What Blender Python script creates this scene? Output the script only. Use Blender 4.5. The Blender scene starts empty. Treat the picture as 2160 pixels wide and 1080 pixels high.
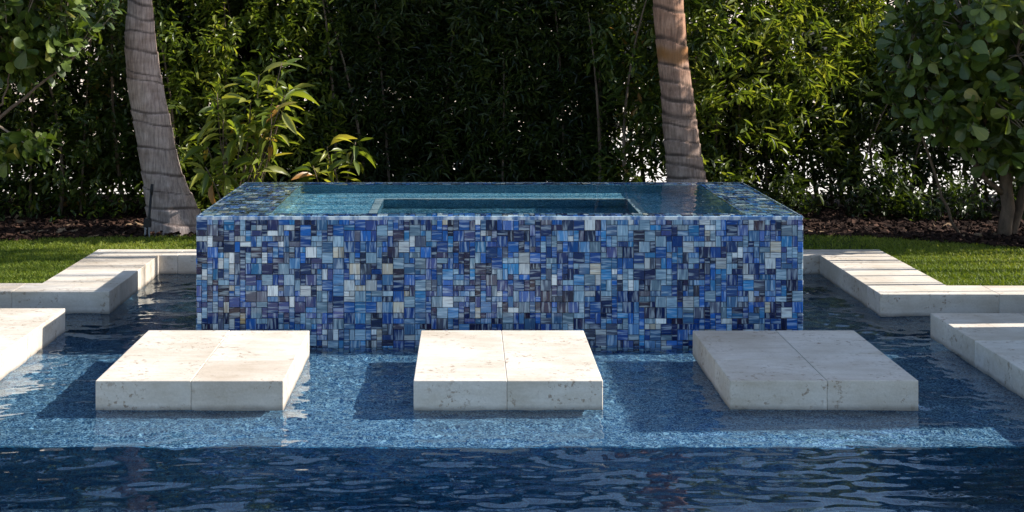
import bpy, math, random
import numpy as np

rad = math.radians
SC = bpy.context.scene
COL = SC.collection
rng = np.random.default_rng(7)
random.seed(7)

# ------------------------------------------------------------------ camera
cam_data = bpy.data.cameras.new('camera')
cam = bpy.data.objects.new('camera', cam_data)
COL.objects.link(cam)
SC.camera = cam
cam.location = (0, 0, 1.811)
cam.rotation_euler = (rad(90), 0, 0)
cam_data.lens = 50
cam_data.sensor_width = 36
cam_data.shift_x = 0.044
cam_data.shift_y = -0.2222
cam_data.clip_end = 2000

# ------------------------------------------------------------------ sky, sun, exposure
SUN_EL = 36
world = bpy.data.worlds.new('World')
SC.world = world
world.use_nodes = True
wn = world.node_tree
sky = wn.nodes.new('ShaderNodeTexSky')
sky.sky_type = 'NISHITA'
sky.sun_disc = False
sky.sun_elevation = rad(SUN_EL)
sky.sun_rotation = rad(87.5)
sky.dust_density = 0.8
wn.links.new(sky.outputs[0], wn.nodes['Background'].inputs[0])
wn.nodes['Background'].inputs[1].default_value = 0.125
sun_data = bpy.data.lights.new('sun', 'SUN')
sun_data.energy = 5.0
sun_data.angle = rad(0.5)
sun_data.color = (1.0, 0.945, 0.86)
sun = bpy.data.objects.new('sun', sun_data)
COL.objects.link(sun)
SUN_AZ = 2.5   # degrees behind due right
sun.rotation_euler = (0, rad(90 - SUN_EL), rad(SUN_AZ))
sun.location = (20, 8, 15)
sun_data.cycles.is_caustics_light = True
SC.view_settings.view_transform = 'Standard'
SC.view_settings.look = 'None'
SC.view_settings.gamma = 1
SC.view_settings.exposure = 1.0
SC.cycles.max_bounces = 10
SC.cycles.transparent_max_bounces = 8
SC.cycles.sample_clamp_indirect = 4.0

# ------------------------------------------------------------------ helpers
def tag(o, label=None, cat=None, group=None, kind=None):
    if label: o['label'] = label
    if cat: o['category'] = cat
    if group: o['group'] = group
    if kind: o['kind'] = kind
    return o

def recv(o):
    o.cycles.is_caustics_receiver = True
    return o

def empty(name, loc=(0, 0, 0)):
    o = bpy.data.objects.new(name, None)
    o.location = loc
    o.empty_display_size = 0.1
    COL.objects.link(o)
    return o

def mesh_np(name, V, F, mat, parent=None, attrs=None, smooth=False, link=True):
    """V (n,3); F list of face arrays (all the same size per array)."""
    V = np.asarray(V, dtype=np.float32)
    if not isinstance(F, list): F = [F]
    F = [np.asarray(f, dtype=np.int32) for f in F if len(f)]
    me = bpy.data.meshes.new(name)
    me.vertices.add(len(V))
    me.vertices.foreach_set('co', V.ravel())
    loops = np.concatenate([f.ravel() for f in F])
    tot = np.concatenate([np.full(len(f), f.shape[1], np.int32) for f in F])
    start = np.concatenate([[0], np.cumsum(tot)[:-1]]).astype(np.int32)
    me.loops.add(len(loops))
    me.loops.foreach_set('vertex_index', loops)
    me.polygons.add(len(tot))
    me.polygons.foreach_set('loop_start', start)
    me.polygons.foreach_set('loop_total', tot)
    me.polygons.foreach_set('use_smooth', np.full(len(tot), bool(smooth)))
    for an, (typ, arr) in (attrs or {}).items():
        a = me.attributes.new(an, typ, 'POINT')
        key = {'FLOAT': 'value', 'FLOAT_VECTOR': 'vector', 'FLOAT_COLOR': 'color'}[typ]
        a.data.foreach_set(key, np.asarray(arr, np.float32).ravel())
    me.update(calc_edges=True)
    me.validate()
    if mat: me.materials.append(mat)
    if not link: return me
    o = bpy.data.objects.new(name, me)
    COL.objects.link(o)
    if parent is not None: o.parent = parent
    return o

def cbox_arrays(a, b, c):
    """chamfered box between corners a and b with chamfer c -> verts, faces."""
    a = np.array(a, float); b = np.array(b, float)
    V = []; idx = {}
    for sx in (0, 1):
        for sy in (0, 1):
            for sz in (0, 1):
                s = (sx, sy, sz)
                corner = np.array([b[i] if s[i] else a[i] for i in range(3)])
                inw = np.array([-c if s[i] else c for i in range(3)])
                for ax in range(3):
                    p = corner + inw
                    p[ax] = corner[ax]
                    idx[(s, ax)] = len(V); V.append(p)
    F = []
    mid = (a + b) / 2
    def add(f):
        f = list(f)
        P = [V[i] for i in f]
        n = np.cross(P[1] - P[0], P[2] - P[0])
        if np.dot(n, sum(P) / len(P) - mid) < 0: f.reverse()
        F.append(f)
    for ax in range(3):
        o = [i for i in range(3) if i != ax]
        for v in (0, 1):
            q = []
            for (u, w) in ((0, 0), (1, 0), (1, 1), (0, 1)):
                s = [0, 0, 0]; s[ax] = v; s[o[0]] = u; s[o[1]] = w
                q.append(idx[(tuple(s), ax)])
            add(q)
        for u in (0, 1):
            for w in (0, 1):
                s0 = [0, 0, 0]; s0[o[0]] = u; s0[o[1]] = w
                s1 = list(s0); s1[ax] = 1
                s0, s1 = tuple(s0), tuple(s1)
                add([idx[(s0, o[0])], idx[(s1, o[0])], idx[(s1, o[1])], idx[(s0, o[1])]])
    T = []
    for s in [(x, y, z) for x in (0, 1) for y in (0, 1) for z in (0, 1)]:
        f = [idx[(s, 0)], idx[(s, 1)], idx[(s, 2)]]
        P = [V[i] for i in f]
        if np.dot(np.cross(P[1] - P[0], P[2] - P[0]), sum(P) / 3 - mid) < 0: f.reverse()
        T.append(f)
    return np.array(V), [np.array(F), np.array(T)]

def cbox(name, a, b, c, mat, parent=None, link=True):
    V, F = cbox_arrays(a, b, c)
    return mesh_np(name, V, F, mat, parent)

def boxes(name, lst, mat, parent=None, c=0.0):
    """several plain boxes joined into one mesh (one thing only)."""
    V = []; Q = []; n = 0
    f0 = np.array([(0, 1, 3, 2), (4, 6, 7, 5), (0, 4, 5, 1), (2, 3, 7, 6), (0, 2, 6, 4), (1, 5, 7, 3)])
    for a, b in lst:
        V += [(x, y, z) for x in (a[0], b[0]) for y in (a[1], b[1]) for z in (a[2], b[2])]
        Q.append(f0 + n); n += 8
    return mesh_np(name, V, np.concatenate(Q), mat, parent)

def tube_arrays(P, R, seg=8, cap=True):
    P = np.asarray(P, float); R = np.asarray(R, float); n = len(P)
    T = np.gradient(P, axis=0); T /= np.linalg.norm(T, axis=1)[:, None] + 1e-9
    ref = np.array([0.31, 1, 0.17]) if abs(T[0, 1]) < 0.8 else np.array([1, 0.2, 0.1])
    A = np.cross(T, ref); A /= np.linalg.norm(A, axis=1)[:, None]
    B = np.cross(T, A)
    th = np.linspace(0, 2 * np.pi, seg, endpoint=False)
    V = P[:, None] + R[:, None, None] * (A[:, None] * np.cos(th)[None, :, None] + B[:, None] * np.sin(th)[None, :, None])
    i = np.arange(n - 1)[:, None] * seg; j = np.arange(seg)[None]; k = (j + 1) % seg
    Q = np.stack([i + j, i + k, i + seg + k, i + seg + j], -1).reshape(-1, 4)
    V = V.reshape(-1, 3)
    F = [Q]
    if cap:
        V = np.vstack([V, P[-1:], P[:1]])
        e = (n - 1) * seg
        tj = np.arange(seg); tk = (tj + 1) % seg
        F.append(np.concatenate([np.stack([e + tj, e + tk, np.full(seg, n * seg)], -1),
                                 np.stack([tk, tj, np.full(seg, n * seg + 1)], -1)]))
    return V, F

def tube(name, P, R, mat, parent=None, seg=8):
    V, F = tube_arrays(P, R, seg)
    return mesh_np(name, V, F, mat, parent, smooth=True)

def curve_pts(p0, p1, p2, n=8):
    t = np.linspace(0, 1, n)[:, None]
    p0, p1, p2 = map(np.array, (p0, p1, p2))
    return (1 - t) ** 2 * p0 + 2 * t * (1 - t) * p1 + t * t * p2

# ------------------------------------------------------------------ node helpers
class NB:
    def __init__(self, name):
        self.m = bpy.data.materials.new(name); self.m.use_nodes = True
        self.t = self.m.node_tree
        self.b = self.t.nodes['Principled BSDF']; self.out = self.t.nodes['Material Output']
    def n(self, typ, **kw):
        nd = self.t.nodes.new('ShaderNode' + typ)
        for k, v in kw.items():
            if hasattr(nd, k): setattr(nd, k, v)
        return nd
    def l(self, a, b): self.t.links.new(a, b)
    def noise(self, vec, scale, detail=4, rough=.55):
        nd = self.n('TexNoise'); nd.inputs['Scale'].default_value = scale
        nd.inputs['Detail'].default_value = detail; nd.inputs['Roughness'].default_value = rough
        if vec is not None: self.l(vec, nd.inputs['Vector'])
        return nd.outputs['Fac']
    def ramp(self, fac, stops, interp='LINEAR'):
        nd = self.n('ValToRGB'); cr = nd.color_ramp; cr.interpolation = interp
        while len(cr.elements) < len(stops): cr.elements.new(.5)
        for e, (p, c) in zip(cr.elements, stops):
            e.position = p
            e.color = (*c, 1) if not isinstance(c, (int, float)) else (c, c, c, 1)
        self.l(fac, nd.inputs[0]); return nd.outputs[0]
    def mix(self, fac, a, b, mode='MIX'):
        nd = self.n('Mix', data_type='RGBA', blend_type=mode)
        for i, v in ((0, fac), (6, a), (7, b)):
            if hasattr(v, 'is_output'): self.l(v, nd.inputs[i])
            elif isinstance(v, (int, float)): nd.inputs[i].default_value = v if i == 0 else (v, v, v, 1)
            else: nd.inputs[i].default_value = (*v, 1)
        return nd.outputs[2]
    def math(self, op, a, b=None):
        nd = self.n('Math', operation=op)
        for i, v in enumerate((a, b)):
            if v is None: continue
            if hasattr(v, 'is_output'): self.l(v, nd.inputs[i])
            else: nd.inputs[i].default_value = v
        return nd.outputs[0]
    def pos(self): return self.n('NewGeometry').outputs['Position']
    def attr(self, name, out='Fac'):
        nd = self.n('Attribute'); nd.attribute_name = name; return nd.outputs[out]
    def mapv(self, vec, scale):
        nd = self.n('Mapping'); nd.inputs['Scale'].default_value = scale; self.l(vec, nd.inputs[0]); return nd.outputs[0]
    def bump(self, h, strength=.3, dist=.01):
        nd = self.n('Bump'); nd.inputs['Strength'].default_value = strength; nd.inputs['Distance'].default_value = dist
        self.l(h, nd.inputs['Height']); self.l(nd.outputs[0], self.b.inputs['Normal'])
    def base(self, c, rough=.6, spec=.5):
        if hasattr(c, 'is_output'): self.l(c, self.b.inputs['Base Color'])
        else: self.b.inputs['Base Color'].default_value = (*c, 1)
        if hasattr(rough, 'is_output'): self.l(rough, self.b.inputs['Roughness'])
        else: self.b.inputs['Roughness'].default_value = rough
        self.b.inputs['Specular IOR Level'].default_value = spec

def m_limestone():
    k = NB('limestone'); p = k.pos()
    rnd = k.n('ObjectInfo').outputs['Random']
    off = k.n('VectorMath', operation='ADD'); k.l(p, off.inputs[0])
    cmb = k.n('CombineXYZ'); k.l(k.math('MULTIPLY', rnd, 37.0), cmb.inputs[0]); k.l(k.math('MULTIPLY', rnd, 11.0), cmb.inputs[1])
    k.l(cmb.outputs[0], off.inputs[1]); q = off.outputs[0]
    tone = k.ramp(rnd, [(0, (.535, .475, .405)), (.3, (.575, .525, .46)), (1, (.61, .57, .51))])
    mott = k.ramp(k.noise(q, 2.2, 6, .6), [(.3, (.78, .73, .66)), (.62, (1.04, 1.03, 1.02))])
    c = k.mix(1, tone, mott, 'MULTIPLY')
    vein = k.ramp(k.noise(k.mapv(q, (1.2, 5, 5)), 3.5, 5, .65), [(.42, (.86, .83, .78)), (.58, (1, 1, 1))])
    c = k.mix(.6, c, vein, 'MULTIPLY')
    fine = k.noise(q, 90, 3, .6)
    c = k.mix(.5, c, k.ramp(fine, [(.3, .82), (.65, 1.05)]), 'MULTIPLY')
    area = k.ramp(k.noise(q, 5, 2), [(.46, 0), (.60, 1)])
    pits = k.ramp(k.noise(k.mapv(q, (1, 1, 1)), 30, 4, .7), [(.56, 0), (.63, 1)])
    pm = k.math('MULTIPLY', area, pits)
    c = k.mix(k.math('MULTIPLY', pm, .75), c, (.22, .15, .095))
    sz = k.n('SeparateXYZ'); k.l(p, sz.inputs[0])
    wl = k.math('ADD', sz.outputs[2], k.math('MULTIPLY', k.math('SUBTRACT', k.noise(q, 9, 3), .5), .02))
    damp = k.ramp(wl, [(.004, .5), (.026, 1)])
    c = k.mix(1, c, damp, 'MULTIPLY')
    k.base(c, .62, .3)
    k.bump(k.math('SUBTRACT', fine, k.math('MULTIPLY', pm, 1.5)), .25, .004)
    return k.m

def m_pebble(name, dark, mid, light, scale=75):
    k = NB(name); p = k.pos()
    vo = k.n('TexVoronoi'); vo.inputs['Scale'].default_value = scale; k.l(p, vo.inputs['Vector'])
    sep = k.n('SeparateColor'); k.l(vo.outputs['Color'], sep.inputs[0])
    c = k.ramp(sep.outputs[0], [(0, dark), (.42, mid), (.8, light)])
    c = k.mix(.5, c, k.ramp(k.noise(p, 2.5, 4), [(.35, .7), (.65, 1.15)]), 'MULTIPLY')
    k.base(c, .45, .4)
    return k.m

def m_tile():
    k = NB('glass_mosaic_tile')
    tint = k.attr('tint', 'Color'); uv = k.attr('tuv', 'Vector')
    n1 = k.noise(k.mapv(uv, (8, 62, 1)), 1.0, 2, .5)
    n2 = k.noise(k.mapv(uv, (12, 130, 1.7)), 1.0, 2, .5)
    light = k.mix(1, k.mix(.42, tint, (.42, .52, .58)), (1.15, 1.15, 1.15), 'MULTIPLY'); dark = k.mix(.62, tint, (.006, .016, .09))
    c = k.mix(k.ramp(n1, [(.50, 0), (.62, 1)]), tint, light)
    c = k.mix(k.ramp(n2, [(.52, 0), (.66, .8)]), c, dark)
    k.base(c, .1, .5)
    k.bump(n2, .12, .002)
    return k.m

def m_water():
    k = NB('pool_water')
    g = k.n('BsdfGlass'); g.inputs['IOR'].default_value = 1.33; g.inputs['Roughness'].default_value = 0
    g.inputs['Color'].default_value = (.93, .985, 1, 1)
    k.t.nodes.remove(k.b); k.l(g.outputs[0], k.out.inputs[0])
    return k.m

def m_leaf(name, stops, rough=.38, trans=.35, spec=.45):
    k = NB(name)
    c = k.ramp(k.attr('lc'), stops)
    k.base(c, rough, spec)
    tr = k.n('BsdfTranslucent')
    k.l(k.mix(1, c, (1.5, 1.45, .55), 'MULTIPLY'), tr.inputs[0])
    mx = k.n('MixShader'); mx.inputs[0].default_value = trans
    k.l(k.b.outputs[0], mx.inputs[1]); k.l(tr.outputs[0], mx.inputs[2]); k.l(mx.outputs[0], k.out.inputs[0])
    return k.m

def m_leafobj(name, stops, rough=.33, trans=.25):
    k = NB(name)
    rnd = k.n('ObjectInfo').outputs['Random']
    c = k.ramp(rnd, stops)
    rib = k.ramp(k.attr('rib'), [(0, (1.35, 1.3, 1.1)), (.12, (1, 1, 1)), (1, (.95, .97, .95))])
    c = k.mix(1, c, rib, 'MULTIPLY')
    k.base(c, rough, .5)
    tr = k.n('BsdfTranslucent')
    k.l(k.mix(1, c, (1.5, 1.45, .5), 'MULTIPLY'), tr.inputs[0])
    mx = k.n('MixShader'); mx.inputs[0].default_value = trans
    k.l(k.b.outputs[0], mx.inputs[1]); k.l(tr.outputs[0], mx.inputs[2]); k.l(mx.outputs[0], k.out.inputs[0])
    return k.m

def m_bark(name, a, b, scale=14):
    k = NB(name); p = k.pos()
    n = k.noise(k.mapv(p, (1, 1, .35)), scale, 6, .65)
    k.base(k.ramp(n, [(.3, a), (.7, b)]), .85, .2)
    k.bump(n, .6, .01)
    return k.m

def m_palm(name, low, high, scar, band=None):
    k = NB(name); p = k.pos()
    ring = k.attr('ring'); hz = k.attr('hz')
    c = k.mix(hz, low, high)
    fib = k.noise(k.mapv(p, (1, 1, .10)), 60, 4, .7)
    c = k.mix(.9, c, k.ramp(fib, [(.32, .5), (.66, 1.25)]), 'MULTIPLY')
    blot = k.noise(k.mapv(p, (1, 1, 1.6)), 7, 5, .6)
    c = k.mix(.8, c, k.ramp(blot, [(.32, (.66, .58, .54)), (.62, (1.15, 1.14, 1.12))]), 'MULTIPLY')
    if band:
        bm = k.attr('band')
        c = k.mix(k.math('MULTIPLY', bm, k.ramp(blot, [(.3, .6), (.6, 1)])), c, band)
    edge = k.math('ADD', ring, k.math('MULTIPLY', k.math('SUBTRACT', k.noise(p, 22, 4), .5), .18))
    c = k.mix(k.ramp(edge, [(.38, 0), (.95, .85)]), c, scar)
    k.base(c, .8, .2)
    k.bump(fib, .8, .012)
    return k.m

def m_simple(name, stops, scale, rough=.8, spec=.25, bump=0, mp=(1, 1, 1)):
    k = NB(name); n = k.noise(k.mapv(k.pos(), mp), scale, 5, .6)
    k.base(k.ramp(n, stops), rough, spec)
    if bump: k.bump(n, bump, .01)
    return k.m

def m_attr(name, stops, rough=.8, spec=.2, trans=0):
    if trans: return m_leaf(name, stops, rough, trans, spec)
    k = NB(name); k.base(k.ramp(k.attr('lc'), stops), rough, spec); return k.m

LIME = m_limestone()
PEB = m_pebble('blue_pebble_finish', (.004, .028, .085), (.018, .092, .205), (.20, .34, .44), 160)
SPAPEB = m_pebble('teal_pebble_finish', (.015, .11, .21), (.05, .27, .42), (.35, .58, .66), 150)
TILE = m_tile()
GROUT = m_simple('grout', [(.3, (.045, .045, .055)), (.7, (.09, .088, .10))], 60, .8)
WATER = m_water()
SOIL = m_simple('soil', [(.3, (.018, .011, .008)), (.7, (.055, .033, .024))], 20, .95, .1, .5)
LAWN = m_simple('lawn_soil', [(.3, (.02, .03, .008)), (.7, (.05, .07, .015))], 30, .95, .1, .4)
CONC = m_simple('pale_concrete', [(.3, (.52, .49, .45)), (.7, (.62, .59, .55))], 3, .8)
STUCCO = m_simple('peach_stucco', [(.3, (.66, .57, .49)), (.7, (.73, .64, .56))], 8, .85, .2, .2)
WHITEST = m_simple('white_stucco', [(.3, (.66, .64, .60)), (.7, (.74, .72, .68))], 8, .85, .2, .2)
ROOF = m_simple('roof_tile', [(.3, (.30, .17, .11)), (.7, (.42, .26, .18))], 12, .8)
GLASSD = m_simple('dark_window', [(.3, (.02, .025, .03)), (.7, (.03, .035, .04))], 2, .1, .6)
PALM_L = m_palm('palm_bark_grey', (.34, .285, .27), (.36, .275, .235), (.045, .03, .024))
PALM_R = m_palm('palm_bark_red', (.31, .255, .225), (.36, .205, .135), (.035, .024, .018), (.26, .115, .035))
BARK = m_bark('bark', (.055, .038, .026), (.19, .14, .10))
BARKP = m_bark('pale_bark', (.12, .09, .065), (.30, .24, .18), 18)
BARKT = m_bark('tree_bark', (.05, .036, .027), (.17, .12, .085), 18)
CANE = m_bark('cane', (.10, .11, .04), (.24, .22, .09), 10)
BLACK = m_simple('black_plastic', [(.3, (.012, .012, .014)), (.7, (.022, .022, .024))], 30, .5)
GREYP = m_simple('grey_plastic', [(.3, (.16, .16, .17)), (.7, (.22, .22, .23))], 30, .5)

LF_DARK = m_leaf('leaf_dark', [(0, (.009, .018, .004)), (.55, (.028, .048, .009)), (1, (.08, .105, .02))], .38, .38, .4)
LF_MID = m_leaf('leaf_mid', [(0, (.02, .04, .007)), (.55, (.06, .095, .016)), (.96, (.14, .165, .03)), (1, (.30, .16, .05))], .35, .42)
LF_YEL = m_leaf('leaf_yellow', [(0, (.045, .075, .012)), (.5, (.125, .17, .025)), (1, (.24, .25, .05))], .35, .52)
LF_CLU = m_leaf('leaf_round', [(0, (.03, .052, .010)), (.6, (.068, .105, .016)), (1, (.13, .165, .028))], .38, .28, .45)
LO_CLU = m_leafobj('leaf_round_single', [(0, (.036, .06, .010)), (.5, (.075, .115, .018)), (.93, (.15, .185, .035)), (1, (.26, .22, .05))], .36, .28)
LO_BRD = m_leafobj('leaf_broad_single', [(0, (.08, .125, .02)), (.55, (.18, .215, .04)), (.93, (.32, .32, .08)), (1, (.40, .19, .05))], .35, .5)
GRASS = m_attr('grass_blade', [(0, (.055, .095, .008)), (.6, (.16, .21, .018)), (1, (.30, .30, .07))], .55, .3, .35)
MULCH = m_attr('mulch_chip', [(0, (.010, .006, .005)), (.6, (.034, .018, .013)), (.94, (.09, .05, .035)), (1, (.24, .16, .10))], .9, .1)

# ------------------------------------------------------------------ ground and pool shell
GZ = 0.075
rects = [(-300, -4.3, -60, 500), (4.3, 300, -60, 500), (-4.3, 4.3, -60, 1.5), (-4.3, -2.55, 9.2, 10.62),
         (2.88, 4.3, 9.2, 10.62), (-4.3, 4.3, 10.62, 500)]
V = []; F = []
for x0, x1, y0, y1 in rects:
    n = len(V); V += [(x0, y0, GZ), (x1, y0, GZ), (x1, y1, GZ), (x0, y1, GZ)]; F.append((n, n + 1, n + 2, n + 3))
tag(mesh_np('ground', V, np.array(F), SOIL), kind='structure')

SPX0, SPX1, SPY0, SPY1, SPZ = -1.539, 1.911, 8.085, 9.85, 0.747
SHELF_Y, SHELF_Z, DEEP_Z = 6.29, -0.13, -0.92
recv(tag(boxes('pool_floor', [((-4.3, 1.5, DEEP_Z - .2), (4.3, SHELF_Y, DEEP_Z))], PEB), kind='structure'))
recv(tag(boxes('pool_shelf', [((-4.3, SHELF_Y, DEEP_Z - .2), (4.3, SPY0 + .02, SHELF_Z))], PEB), kind='structure'))
recv(tag(boxes('pool_channel_floor', [((-4.3, SPY0 + .02, DEEP_Z - .2), (4.3, 10.62, -.62))], PEB), kind='structure'))
WB = DEEP_Z - .2
SHADED_PEB = m_pebble('shaded_pebble_finish', (.003, .026, .075), (.006, .075, .175), (.035, .18, .31), 150)  # darker copy of the pool finish: the unlit riser's shade is in the colour
recv(tag(boxes('pool_step_riser', [((-4.3, SHELF_Y - .012, DEEP_Z), (4.3, SHELF_Y - .002, SHELF_Z - .004))], SHADED_PEB), kind='structure'))
recv(tag(boxes('pool_wall', [((-4.5, 1.3, WB), (-4.3, 9.2, .06)), ((4.3, 1.3, WB), (4.5, 9.2, .06)), ((-4.3, 1.3, WB), (4.3, 1.5, .06)),
                             ((-4.5, 9.1, WB + .01), (-2.34, 10.7, .009)), ((2.67, 9.02, WB + .01), (4.5, 10.7, .009)),
                             ((-2.34, 10.56, WB + .02), (2.67, 10.72, .009))], PEB), kind='structure'))
# near and right decks
deck = tag(boxes('pool_deck', [((-12, -8, .0), (12, 1.48, .135)), ((4.32, 1.6, .0), (14, 8.9, .13)), ((-14, 1.6, 0), (-4.32, 8.98, .13))], LIME), kind='structure')
tag(boxes('driveway', [((-60, 14.6, .05), (60, 60, .095))], CONC), kind='structure')

# ------------------------------------------------------------------ stone slabs
SLZ0, SLZ1 = -.006, .14
def stone_group(name, blocks, ped, label, cat=None, group=None, kind=None, part='stone_block', gap=.0005, z1=SLZ1):
    cx = np.mean([(b[0] + b[1]) / 2 for b in blocks]); cy = np.mean([(b[2] + b[3]) / 2 for b in blocks])
    r = empty(name, (cx, cy, 0))
    for x0, x1, y0, y1 in blocks:
        dz = random.uniform(-.0012, .0012)
        o = cbox(part, (x0 + gap - cx, y0 + gap - cy, SLZ0), (x1 - gap - cx, y1 - gap - cy, z1 + dz), .003, LIME, r)
        recv(o)
    if ped:
        for x0, x1, y0, y1, z0 in ped:
            recv(cbox('pedestal', (x0 - cx, y0 - cy, z0), (x1 - cx, y1 - cy, SLZ0 + .002), .004, PEB, r))
    return tag(r, label, cat, group, kind)

SY0, SY1 = 6.75, 7.874
stone_group('stepping_stone', [(-1.764, -1.31, SY0, 7.26), (-1.31, -.871, SY0, 7.16), (-1.764, -1.31, 7.26, SY1), (-1.31, -.871, 7.16, SY1)],
            [(-1.68, -.95, SY0 + .09, SY1 - .08, SHELF_Z - .02)], 'sunlit pale limestone stepping stone nearest the left platform', 'stepping stone', 'stepping stones in the pool')
stone_group('stepping_stone', [(-.254, .19, SY0, SY1), (.19, .646, SY0, SY1)],
            [(-.17, .565, SY0 + .09, SY1 - .08, SHELF_Z - .02)], 'middle limestone stepping stone with one joint down its centre', 'stepping stone', 'stepping stones in the pool')
stone_group('stepping_stone', [(1.249, 1.71, SY0, 7.18), (1.71, 2.144, SY0, 7.30), (1.249, 1.71, 7.18, SY1), (1.71, 2.144, 7.30, SY1)],
            [(1.33, 2.06, SY0 + .09, SY1 - .08, SHELF_Z - .02)], 'shaded grey limestone stepping stone nearest the right platform', 'stepping stone', 'stepping stones in the pool')

def grid_blocks(x0, x1, y0, y1, nx, ny, jit=.05, stag=False):
    out = []
    ys = np.linspace(y0, y1, ny + 1); ys[1:-1] += np.random.default_rng(int(abs(x0 * 100))).uniform(-jit, jit, max(ny - 1, 0))
    for j in range(ny):
        xs = np.linspace(x0, x1, nx + 1)
        if nx > 1: xs[1:-1] += (.5 if (stag and j % 2) else 0) * (xs[1] - xs[0]) * .6
        for i in range(nx): out.append((xs[i], xs[i + 1], ys[j], ys[j + 1]))
    return out

stone_group('stone_platform', grid_blocks(-4.29, -2.40, 4.6, 8.5, 3, 5, .06, True), [(-4.29, -2.47, 4.7, 8.42, SHELF_Z - .02)],
            'sunlit limestone platform over the water at the left edge', 'platform', 'stone platforms beside the pool')
stone_group('stone_platform', grid_blocks(2.72, 4.29, 4.6, 8.35, 3, 5, .06, True), [(2.79, 4.29, 4.7, 8.27, SHELF_Z - .02)],
            'shaded limestone platform over the water at the right edge', 'platform', 'stone platforms beside the pool')

cop = []
cop += [(x, x + .62, 9.03, 9.33) for x in (-4.75, -4.13, -3.51, -2.89)]
cop += grid_blocks(-2.79, -2.27, 9.33, 10.49, 1, 2)
cop += grid_blocks(-2.79, 3.12, 10.49, 10.76, 9, 1)
stone_group('pool_coping', cop, None, None, kind='structure', part='coping_block')
cop = [(2.60, 3.35, 8.95, 9.25), (3.35, 4.05, 8.95, 9.25), (4.05, 4.75, 8.95, 9.25)] + grid_blocks(2.60, 3.12, 9.25, 10.49, 1, 2)
stone_group('pool_coping', cop, None, None, kind='structure', part='coping_block')

# ------------------------------------------------------------------ raised spa with glass mosaic
spa = empty('raised_spa', ((SPX0 + SPX1) / 2, (SPY0 + SPY1) / 2, 0))
SO = np.array(spa.location)
tag(spa, 'raised square spa clad in blue glass mosaic, brimming with water', 'spa')
RIM = .13; RML = .40; RMR = .32; RZ = SPZ - .022; BZ = .30; FZ = -.15
FX0, FX1, FY0, FY1 = -.55, 1.05, 8.68, 9.36
def sb(name, a, b, mat, c=.003):
    return recv(cbox(name, np.array(a) - SO, np.array(b) - SO, c, mat, spa))
TT = .006
sb('front_wall', (SPX0 + TT, SPY0 + TT, -.7), (SPX1 - TT, SPY0 + RIM, RZ - TT), GROUT)
sb('back_wall', (SPX0 + TT, SPY1 - RIM, -.7), (SPX1 - TT, SPY1 - TT, RZ - TT), GROUT)
sb('side_wall', (SPX0 + TT, SPY0 + RIM, -.7), (SPX0 + RML, SPY1 - RIM, RZ - TT), GROUT)
sb('side_wall', (SPX1 - RMR, SPY0 + RIM, -.7), (SPX1 - TT, SPY1 - RIM, RZ - TT), GROUT)
ix0, ix1, iy0, iy1 = SPX0 + RML, SPX1 - RMR, SPY0 + RIM, SPY1 - RIM
for a, b in (((ix0, iy0), (FX0, iy1)), ((FX1, iy0), (ix1, iy1)), ((FX0, iy0), (FX1, FY0)), ((FX0, FY1), (FX1, iy1))):
    sb('bench', (a[0], a[1], -.5), (b[0], b[1], BZ), SPAPEB)
sb('footwell_floor', (FX0, FY0, -.5), (FX1, FY1, FZ), SPAPEB)
w = .012
for a, b in (((ix0, iy0), (ix1, iy0 + w)), ((ix0, iy1 - w), (ix1, iy1)), ((ix0, iy0 + w), (ix0 + w, iy1 - w)), ((ix1 - w, iy0 + w), (ix1, iy1 - w))):
    sb('inner_wall', (a[0], a[1], BZ + .002), (b[0], b[1], RZ - .02), SPAPEB)
EDGE = m_simple('painted_edge_glint', [(.42, (.06, .14, .30)), (.58, (.60, .64, .66))], 14, .2, .5, 0, (1, 1, .1))  # broken pale line: the bright glint along the brim, painted as colour
TRIM = m_simple('pale_trim_tile', [(.3, (.30, .40, .44)), (.7, (.45, .54, .55))], 40, .3, .5)
for a, b in (((FX0 - .05, FY0 - .05), (FX1 + .05, FY0)), ((FX0 - .05, FY1), (FX1 + .05, FY1 + .05)), ((FX0 - .05, FY0), (FX0, FY1)), ((FX1, FY0), (FX1 + .05, FY1))):
    sb('bench_trim', (a[0], a[1], BZ - .02), (b[0], b[1], BZ + .004), TRIM, .001)

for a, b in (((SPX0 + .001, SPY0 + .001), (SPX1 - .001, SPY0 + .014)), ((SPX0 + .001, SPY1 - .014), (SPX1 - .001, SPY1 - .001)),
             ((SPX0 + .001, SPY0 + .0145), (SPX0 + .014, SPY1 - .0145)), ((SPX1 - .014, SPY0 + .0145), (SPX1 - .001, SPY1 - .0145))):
    sb('edge_glint_strip', (a[0], a[1], RZ - .005), (b[0], b[1], SPZ - .007), EDGE, .003)  # thin strip added to carry the painted glint
PAL = [((.006, .046, .21), 20), ((.012, .10, .36), 17), ((.004, .014, .07), 19), ((.06, .17, .34), 14), ((.19, .31, .41), 17),
       ((.54, .60, .62), 10), ((.50, .47, .38), 1.8), ((.42, .30, .15), .3), ((.012, .010, .035), 6), ((.03, .19, .42), 8), ((.07, .09, .14), 7)]
PALC = np.array([p[0] for p in PAL]); PALW = np.array([p[1] for p in PAL], float); PALW /= PALW.sum()
UN = .0310
def mosaic_layout(nu, nv, seed):
    r = random.Random(seed); g = np.zeros((nv, nu), bool); out = []
    for v in range(nv):
        for u in range(nu):
            if g[v, u]: continue
            opts = [(2, 2, 30), (1, 2, 25), (2, 1, 25), (1, 1, 20)]
            ok = [(w, h, p) for w, h, p in opts if u + w <= nu and v + h <= nv and not g[v:v + h, u:u + w].any()]
            w, h, _ = r.choices(ok, [o[2] for o in ok])[0]
            g[v:v + h, u:u + w] = True
            out.append((u, v, w, h))
    return out
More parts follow.
